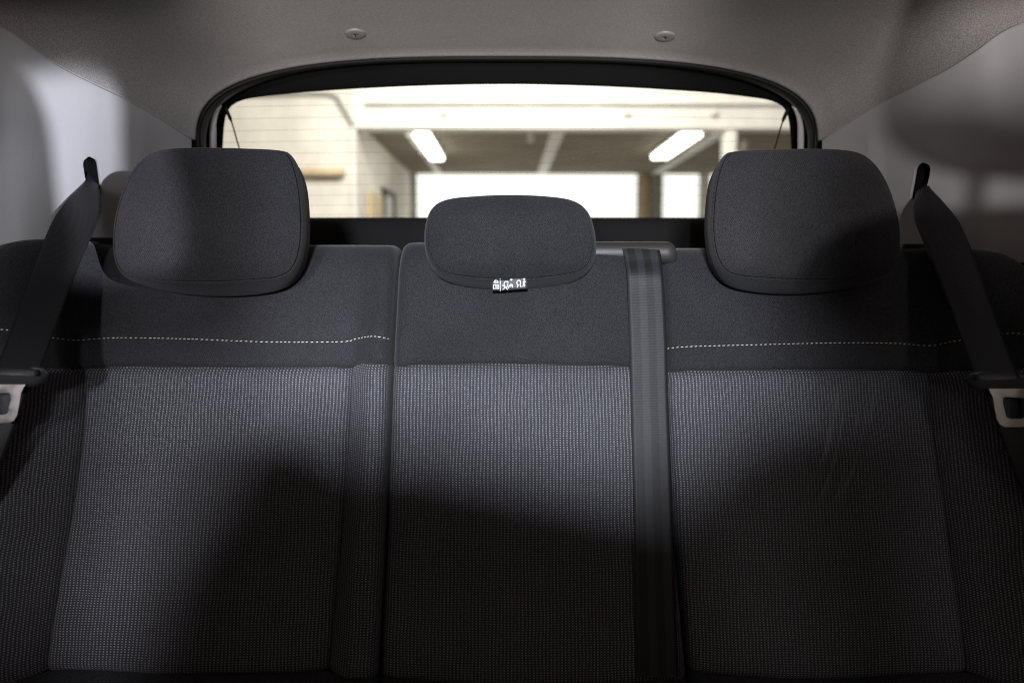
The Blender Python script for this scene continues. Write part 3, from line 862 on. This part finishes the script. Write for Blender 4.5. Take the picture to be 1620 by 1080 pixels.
symbol('head_outline', [[(625, 530), (605, 490), (612, 440), (640, 408), (680, 405), (708, 430), (704, 470), (695, 510), (715, 545), (722, 575)]], 22)
symbol('cross_mark', [[(570, 505), (705, 610)], [(705, 520), (570, 612)]], 22)
blob('small_headrest', [(740, 530), (748, 490), (775, 470), (808, 472), (832, 500), (832, 560), (812, 568), (806, 535), (786, 520), (770, 540), (765, 562), (748, 556)])
blob('down_arrow', [(780, 320), (808, 320), (808, 350), (830, 355), (792, 395), (748, 355), (780, 350)])
symbol('head_outline', [[(942, 555), (972, 505), (940, 470), (932, 430), (955, 388), (1000, 378), (1028, 405), (1030, 450), (1018, 490), (1030, 520), (1045, 548)]], 22)
blob('raised_headrest', [(1090, 405), (1120, 390), (1165, 405), (1160, 430), (1128, 440), (1130, 470), (1150, 500), (1145, 540), (1122, 545), (1118, 500), (1100, 515), (1095, 548), (1075, 545), (1090, 490)])
blob('up_arrow', [(1120, 308), (1155, 345), (1132, 348), (1132, 372), (1104, 372), (1104, 348), (1082, 345)])

# ------------------------------------------------------------------ seat belts
def ribbon(name, L, R, mat, parent, n=60, th=0.0012, crown=0.0008, nc=10):
    Ls, Rs = catmull(L, n), catmull(R, n)
    front, back, uv = [], [], []
    arc = 0
    for i in range(n):
        if i: arc += ((Ls[i] + Rs[i]) / 2 - (Ls[i-1] + Rs[i-1]) / 2).length
        t = ((Ls[min(n-1, i+1)] + Rs[min(n-1, i+1)]) - (Ls[max(0, i-1)] + Rs[max(0, i-1)])).normalized()
        w = Rs[i] - Ls[i]; nr = t.cross(w).normalized()
        if nr.y > 0 and abs(nr.y) > 0.02: nr = -nr
        ring = []
        for k in range(nc + 1):
            s = k / nc
            ring.append(Ls[i].lerp(Rs[i], s) + nr * (crown * 4 * s * (1 - s)))
        front.append(ring + [p - nr * th for p in ring[::-1]])
        uu = [(k / nc * 0.048, arc) for k in range(nc + 1)]
        uv.append(uu + uu[::-1])
    return grid_obj(name, front, mat, parent, uv, True)

def side_belt(label, side, dv, dx=0):
    """shoulder belt from the pillar slot to its parked tongue; left belt measured, right belt mirrored"""
    def q(u, v, Y):
        p = at(u + dx, v + dv, Y); return Vector((p.x * (1 if side < 0 else -1), p.y, p.z))
    t = thing('seat_belt', label, 'seat belt', q(10, 640, 0.97), 'seat belts on the rear bench')
    Lp = [q(138, 268, 1.245), q(134, 287, 1.205), q(112, 311, 1.165), (q(85, 346, 1.125)), q(62, 400, 1.075), q(44, 450, 1.035), q(18, 520, 0.99), q(-8, 584, 0.947), q(-11, 592, 0.944)]
    Rp = [q(154, 285, 1.255), q(158, 303, 1.215), q(162, 322, 1.185), (q(156, 347, 1.150)), q(133, 400, 1.095), q(113, 450, 1.055), q(87, 520, 1.01), q(62, 586, 0.961), q(60, 595, 0.959)]
    ribbon('shoulder_webbing', Lp, Rp, M['web'], t, 70, crown=0.002)
    Lp = [q(-22, 600, 0.975), q(-40, 650, 0.966), q(-70, 740, 0.955), q(-110, 860, 0.945), q(-190, 1100, 0.92)]
    Rp = [q(52, 600, 0.99), q(36, 645, 0.984), q(0, 741, 0.972), q(-45, 860, 0.96), q(-130, 1100, 0.935)]
    ribbon('lap_webbing', Lp, Rp, M['web'], t, 50)
    # plastic grip of the tongue: a lozenge with a rounded end
    rows = []
    for i in range(25):
        f = i / 24; u = -70 + 148 * f
        e = math.sqrt(max(0, 1 - max(0, (f - 0.80) / 0.20) ** 2)); e = max(e, 0.03)
        e2 = math.sqrt(max(0, 1 - max(0, (0.20 - f) / 0.20) ** 2)); e = min(e, max(e2, 0.03))
        cy = 599 - 1.5 * (f - 0.5) * 8
        Yc = 0.956 + 0.016 * f
        ring = []
        for k in range(20):
            th = 2 * math.pi * k / 20; c, s_ = math.cos(th), math.sin(th)
            p = q(u, cy - 17 * e * math.copysign(abs(s_) ** 0.6, s_), Yc - 0.004 * s_)
            ring.append(p + Vector((0, -0.0095 * e * math.copysign(abs(c) ** 0.55, c), 0)))
        rows.append(ring)
    grip = grid_obj('tongue_grip', rows, M['grey_plastic'], t, None, True)
    # steel plate with its window
    ov = [(-34, 608), (40, 608), (33, 622), (30, 640), (27, 656), (22, 665), (14, 669), (-10, 669), (-20, 668), (-28, 662), (-32, 650), (-33, 625)]
    iv = [(-18, 623), (14, 621), (17, 624), (17, 632), (14, 644), (12, 652), (9, 655), (2, 656), (-12, 656), (-17, 654), (-19, 648), (-19, 628)]
    verts = []; faces = []; n = len(ov)
    for dy in (-0.0011, 0.0011):
        for ring in (ov, iv):
            for u, v in ring: verts.append(q(u, v, 0.955 + dy + 0.00008 * (u)))
    def idx(l, r, k): return (l * 2 + r) * n + k % n
    for k in range(n):
        faces.append((idx(0,0,k), idx(0,0,k+1), idx(0,1,k+1), idx(0,1,k)))
        faces.append((idx(1,0,k+1), idx(1,0,k), idx(1,1,k), idx(1,1,k+1)))
        faces.append((idx(0,0,k), idx(1,0,k), idx(1,0,k+1), idx(0,0,k+1)))
        faces.append((idx(0,1,k), idx(0,1,k+1), idx(1,1,k+1), idx(1,1,k)))
    pl = mesh_obj('tongue_plate', verts, faces, M['steel'], t, smooth=False)
    return t
side_belt('black seat belt with steel tongue hanging at the left edge', -1, 0)
side_belt('black seat belt with shiny steel tongue hanging at the right edge', 1, 8, -3)

# middle belt over the guide and down the backrest
cb = thing('seat_belt', 'black striped seat belt running straight down beside the middle place', 'seat belt', at(1035, 1060, 0.95), 'seat belts on the rear bench')
bpy.context.view_layer.update()
mid_bv = [BVHTree.FromObject(o_, bpy.context.evaluated_depsgraph_get()) for o_ in list(seatR.children) if o_.type == 'MESH' and o_.name.split('.')[0] in ('shoulder_panel', 'insert_panel', 'lower_band')]
def mid(u, v, lift):
    best = None
    for bv in mid_bv:
        for uu in (u - 26, u, u + 26):
            h = hit(bv, uu, v)[0]
            if h is not None and (best is None or h.y < best): best = h.y
    return at(u, v, best - lift)
ML = [(992, 432), (993, 460), (996, 540), (998, 620), (1001, 750), (1004, 900), (1006, 1070)]
MR = [(1049, 434), (1051, 460), (1055, 540), (1057, 620), (1062, 750), (1067, 900), (1074, 1070)]
lf = [0.010, 0.007, 0.004, 0.004, 0.004, 0.004, 0.004]
mids = [(mid((a_[0] + b_[0]) / 2, a_[1], l_).y) for a_, b_, l_ in zip(ML, MR, lf)]
Lp = [at(968, 384.5, 1.178), at(974, 382.5, 1.166), at(980, 385, 1.150), at(986, 398, 1.137), at(989, 412, 1.130)] + [at(u, v, y) for (u, v), y in zip(ML, mids)]
Rp = [at(1030, 384.5, 1.178), at(1034, 382.5, 1.166), at(1040, 386, 1.150), at(1045, 400, 1.137), at(1047, 414, 1.130)] + [at(u, v, y) for (u, v), y in zip(MR, mids)]
ribbon('belt_webbing', Lp, Rp, M['web_c'], cb, 120, crown=0.0006)

# ------------------------------------------------------------------ front seats (beside and behind the camera; they cast the shadows on the bench)
def front_seat(x, label):
    t = thing('front_seat', label, 'car seat', (x, -0.30, H - 0.6), 'front seats beside the camera')
    rows = []
    for i in range(41):
        f = i / 40; z = -0.60 + 0.655 * f
        w = 0.250 + 0.02 * math.sin(math.pi * f) - 0.045 * sstep(0.72, 1.0, f)
        if f > 0.93: w *= math.sqrt(max(0.03, 1 - ((f - 0.93) / 0.07) ** 2 * 0.6))
        yc = -0.32 + 0.17 * f; d = 0.075 - 0.03 * f
        ring = []
        for k in range(40):
            th = 2 * math.pi * k / 40; c, s = math.cos(th), math.sin(th)
            ring.append(Vector((x + w * math.copysign(abs(c) ** 0.5, c), yc + d * math.copysign(abs(s) ** 0.7, s), H + z)))
        rows.append(ring)
    rows.append([sum(rows[-1], Vector()) / 40 + Vector((0, 0, 0.004))] * 40)
    uv = [[(p.x, p.z) for p in r] for r in rows]
    grid_obj('backrest', rows, M['twill'], t, uv, True)
    rows = []
    for i in range(25):
        f = i / 24; z = 0.075 + 0.235 * f
        e = math.sqrt(max(0.0, 1 - abs(2 * f - 1) ** 3.5)); w = 0.135 * (1 - 0.12 * f) * max(e, 0.02)
        ring = []
        for k in range(32):
            th = 2 * math.pi * k / 32; c, s = math.cos(th), math.sin(th)
            ring.append(Vector((x + w * math.copysign(abs(c) ** 0.6, c), -0.15 + 0.048 * max(e, 0.02) * math.copysign(abs(s) ** 0.7, s), H + z)))
        rows.append(ring)
    uv = [[(p.x, p.z) for p in r] for r in rows]
    grid_obj('headrest', rows, M['twill_rest'], t, uv, True)
    for dx in (-0.06, 0.06):
        tube('headrest_post', [(x + dx, -0.15, H + 0.0), (x + dx, -0.15, H + 0.11)], 0.006, M['steel'], t, 10)
front_seat(-0.345, 'front seat left of the camera, out of the frame')
front_seat(0.330, 'front seat right of the camera, out of the frame')
# added unseen block between the front seats, slanted to shade the bench middle
def gap_blocker():
    t = thing('seat_gap_blocker', 'added black block between the front seats, unseen, shading the middle of the bench', 'light blocker', (0, -0.2, H - 0.5))
    ap_ = box('blocker_pad', (-0.145, -0.30, H - 0.56), (0.145, -0.14, H + 0.0), M['twill'], t, 0.03, 4)
    for v_ in ap_.data.vertices:
        if v_.co.z > H - 0.1: v_.co.z += 0.014 - 0.23 * v_.co.x
    box('blocker_base', (-0.06, -0.27, H - 0.62), (0.06, -0.17, H - 0.55), M['black'], t, 0.01)
gap_blocker()
# unseen pillars beside the front seats, added and widened to cut side light
for s_, lb in ((-1, 'added unseen grey pillar on the left, twin of the light-cutting right one'), (1, 'added unseen grey pillar on the right, shaped to cut the side light')):
    rows = []
    for i in range(13):
        f = i / 12; z = H - 0.65 + 1.0 * f
        y0 = -0.366 + 0.02 * f; w = 0.24 + 0.04 * (1 - f)
        ring = [Vector((s_ * (0.735 - 0.03 * f + 0.022 * math.sin(2*math.pi*k/20)), y0 + w / 2 - w / 2 * math.copysign(abs(math.cos(2*math.pi*k/20)) ** 0.6, math.cos(2*math.pi*k/20)), z)) for k in range(20)]
        rows.append(ring)
    tag(grid_obj('shading_pillar', rows, M['trim'], None, None, True), lb, 'pillar')
fl = box('cabin_floor', (-0.75, -0.7, H - 0.90), (0.75, 1.7, H - 0.86), M['matte_black']); struct(fl)

# ------------------------------------------------------------------ the workshop behind the car
W = {}
W['cream'] = mat_wall('cream_painted_wall', (0.80, 0.76, 0.69))
W['white'] = mat_wall('white_painted_wall', (0.82, 0.80, 0.75))
W['ceil'] = mat_wall('brown_corrugated_ceiling', (0.36, 0.32, 0.255), 0.8, 1.2)
W['floor'] = mat_wall('grey_concrete', (0.35, 0.34, 0.32))
W['tan'] = mat_wall('tan_wood', (0.60, 0.48, 0.31))
W['dark'] = mat_wall('dark_paint', (0.10, 0.10, 0.095))
W['grey'] = mat_wall('grey_panel', (0.36, 0.37, 0.34))
W['day'] = mat_emit('daylit_translucent_panel', (1.0, 0.985, 0.95), 1.15)
W['tube'] = mat_emit('fluorescent_light', (1.0, 0.98, 0.93), 6.0)
YW = 8.0                                  # wall with the wide opening
YF = 12.6                                 # far end
def X(u, Y): return at(u, 300, Y).x
def Z(v, Y): return at(803, v, Y).z
xo0, xo1 = X(565, YW), X(1300, YW)
zt = Z(203, YW)
gf = struct(box('garage_floor', (-9, -3, -0.06), (9, 16, 0.0), W['floor']))
wl = struct(box('garage_wall', (-9, YW, 0.0), (xo0 - 0.004, YW + 0.25, H + 3.2), W['cream']))
lt = struct(box('garage_lintel', (xo0, YW + 0.004, zt), (9, YW + 0.25, H + 3.2), W['white']))
rc = struct(box('garage_ceiling', (-9, 2.5, H + 2.9), (9, YW - 0.004, H + 3.0), W['white']))
# inner room
zc2 = zt + 0.10
iw = struct(box('inner_wall', (xo0 - 0.25, YW + 0.26, 0.0), (xo0 - 0.02, YF, zc2 + 0.3), W['cream']))
ceil2 = struct(box('inner_ceiling', (xo0 - 0.015, YW + 0.26, zc2), (9, YF + 0.3, zc2 + 0.1), W['ceil']))
for i in range(22):                       # ribs of the corrugated ceiling
    y = YW + 0.45 + i * 0.19
    r = box('ceiling_rib', (xo0 - 0.01, y, zc2 - 0.03), (8.9, y + 0.07, zc2 - 0.001), W['ceil'], None, 0.01)
    r.parent = ceil2
struct(box('far_wall', (xo0 - 0.3, YF + 0.02, 0.0), (9, YF + 0.2, zc2 - 0.004), W['grey']))
def lab(o, label, cat, group=None): return tag(o, label, cat, group)
# daylit doors at the far end
dz = Z(273, YF)
for (u0, u1, lb) in ((657, 1010, 'wide white daylit door panel beyond the middle headrest'), (1046, 1108, 'narrow white daylit panel right of the tan post'), (1120, 1240, 'white daylit panel partly hidden by the right headrest')):
    t = thing('daylit_door', lb, 'door', (X((u0 + u1) / 2, YF), YF, 0), 'bright doors at the far end')
    x0, x1 = X(u0, YF), X(u1, YF)
    box('panel', (x0 + 0.03, YF - 0.03, 0.03), (x1 - 0.03, YF + 0.0, dz - 0.03), W['day'], t)
    box('door_frame', (x0 - 0.02, YF - 0.045, dz - 0.028), (x1 + 0.02, YF + 0.01, dz + 0.03), W['white'], t)
lab(box('tan_post', (X(1012, YF), YF - 0.12, 0), (X(1026, YF), YF - 0.05, dz + 0.05), W['tan'], None, 0.01), 'tan post beside the wide bright door', 'post')
lab(box('grey_post', (X(1028, YF), YF - 0.14, 0), (X(1044, YF), YF - 0.05, dz + 0.12), W['grey'], None, 0.01), 'grey post right of the tan post', 'post')
lab(box('white_post', (X(1110, YF), YF - 0.14, 0), (X(1118, YF), YF - 0.05, zc2 - 0.03), W['white'], None, 0.01), 'slim white post between the bright panels', 'post')
lab(box('white_column', (X(1148, YW), YW + 0.03, 0), (X(1166, YW), YW + 0.22, zt - 0.003), W['white'], None, 0.015), 'white column at the right of the opening', 'column')
# beams along the inner ceiling
def beam(u0, v0, u1, v1, w, label):
    z = zc2 - 0.035
    def gp(u, v):
        d = ray(u, v); t = (z - H) / d.z; return Vector((d.x * t, d.y * t, z))
    a, b = gp(u0, v0), gp(u1, v1); y0, y1 = YW + 0.28, YF - 0.15; xm = (a.x + b.x) / 2
    bm = bmesh.new()
    box_bm(bm, (xm - w / 2, y0, z - 0.012), (xm + w / 2, y1, z)); box_bm(bm, (xm - w * 0.1, y0, z + 0.001), (xm + w * 0.1, y1, z + 0.03))
    o = bm_obj('ceiling_beam', bm, W['white'], None, False)
    return lab(o, label, 'beam', 'pale beams under the inner ceiling')
beam(886, 206, 860, 262, 0.15, 'pale ceiling beam running away between the two lamps')
beam(645, 206, 688, 265, 0.10, 'pale ceiling rail beside the left fluorescent lamp')
beam(1150, 206, 1035, 275, 0.14, 'pale ceiling rail carrying the right fluorescent lamp')
def lamp(u0, v0, u1, v1, w, label):
    z = zc2 - 0.10
    def gp(u, v):
        d = ray(u, v); t = (z - H) / d.z; return Vector((d.x * t, d.y * t, z))
    a, b = gp(u0, v0), gp(u1, v1)
    t = thing('fluorescent_lamp', label, 'lamp', ((a.x + b.x) / 2, (a.y + b.y) / 2, z), 'fluorescent lamps under the inner ceiling')
    xm = (a.x + b.x) / 2
    box('housing', (xm - w * 0.5, a.y, z + 0.03), (xm + w * 0.5, b.y, z + 0.065), W['white'], t, 0.01)
    box('diffuser', (xm - w * 0.45, a.y + 0.02, z - 0.02), (xm + w * 0.45, b.y - 0.02, z + 0.028), W['tube'], t, 0.015, 3)
lamp(672, 214, 687, 252, 0.19, 'glowing fluorescent lamp on the left above the bright door')
lamp(1085, 212, 1052, 250, 0.23, 'glowing fluorescent lamp on the right above the grey post')
# ledge on the lintel, junction boxes, cable
lab(box('cable_tray', (xo0 + 0.1, YW - 0.07, Z(167, YW)), (8.5, YW - 0.002, Z(163, YW)), W['white'], None, 0.008), 'thin grey cable tray running along the pale lintel', 'cable tray')
for u, lb in ((700, 'small junction box on the lintel above the left lamp'), (985, 'small junction box on the lintel between beam and right lamp'), (1120, 'small junction box on the lintel at the far right')):
    lab(box('junction_box', (X(u, YW), YW - 0.06, Z(184, YW)), (X(u + 9, YW), YW - 0.003, Z(175, YW)), W['cream'], None, 0.01), lb, 'box', 'junction boxes on the lintel')
lab(box('door_track', (X(655, YF), YF - 0.20, dz + 0.04), (X(1240, YF), YF - 0.14, dz + 0.09), W['dark'], None, 0.01), 'dark sliding track above the bright doors', 'rail')
# ledge, wooden door, framed notice on the left
lab(box('wall_ledge', (X(470, YW), YW - 0.12, Z(279, YW)), (X(548, YW), YW - 0.004, Z(268, YW)), W['tan'], None, 0.01), 'tan ledge on the cream wall right of the left headrest', 'shelf')
xw = xo0 - 0.02
def iy(u): return xw / ((u - 803) / FPX)
lab(box('wooden_door', (xw + 0.003, iy(582), 0.0), (xw + 0.05, iy(602), Z(308, iy(592))), W['tan'], None, 0.006), 'small tan wooden door in the inner wall', 'door')
nt_ = thing('framed_notice', 'dark framed notice on the inner wall beside the tan door', 'picture frame', (xw, iy(615), Z(325, iy(615))))
z0, z1 = Z(345, iy(615)), Z(308, iy(615))
for a0, a1, b0, b1 in ((607, 609.5, z0, z1), (622, 624.5, z0, z1)):
    box('frame_side', (xw + 0.003, iy(a0), b0), (xw + 0.035, iy(a1), b1), W['dark'], nt_)
box('frame_top', (xw + 0.003, iy(606), z1 + 0.002), (xw + 0.035, iy(625), z1 + 0.05), W['dark'], nt_)
box('sheet', (xw + 0.002, iy(609.6), z0), (xw + 0.012, iy(621.9), z1 - 0.002), W['white'], nt_)
cond = tube('cable_conduit', catmull([(X(400, YW), YW - 0.03, Z(152, YW)), (X(470, YW), YW - 0.03, Z(150, YW)), (X(530, YW), YW - 0.03, Z(152, YW)), (X(545, YW), YW - 0.03, Z(170, YW)), (X(562, YW), YW - 0.03, Z(200, YW))], 30), 0.02, W['grey'], None, 8)
lab(cond, 'grey cable conduit bending down the cream wall to the opening', 'pipe')
wall_edge = lab(box('corner_strip', (xo0 - 0.055, YW - 0.02, 0), (xo0 - 0.006, YW - 0.003, H + 2.2), W['white']), 'white corner strip at the left edge of the opening', 'corner strip')
lab(box('hanging_bracket', (X(836, YW) , YW + 0.4, zc2 - 0.16), (X(846, YW), YW + 0.48, zc2 - 0.032), W['white'], None, 0.01), 'short white bracket hanging left of the middle ceiling beam', 'bracket')
bm = bmesh.new(); bmesh.ops.create_uvsphere(bm, u_segments=24, v_segments=14, radius=0.16, matrix=Matrix.Translation((X(1214, YW), YW + 0.8, Z(238, YW))) @ Matrix.Diagonal((1, 1, 0.8, 1)))
bmesh.ops.create_cone(bm, cap_ends=True, segments=20, radius1=0.05, radius2=0.03, depth=0.12, matrix=Matrix.Translation((X(1214, YW), YW + 0.8, Z(238, YW) + 0.17)))
lab(bm_obj('globe_lamp', bm, W['white']), 'pale round globe seen above the right headrest', 'globe')
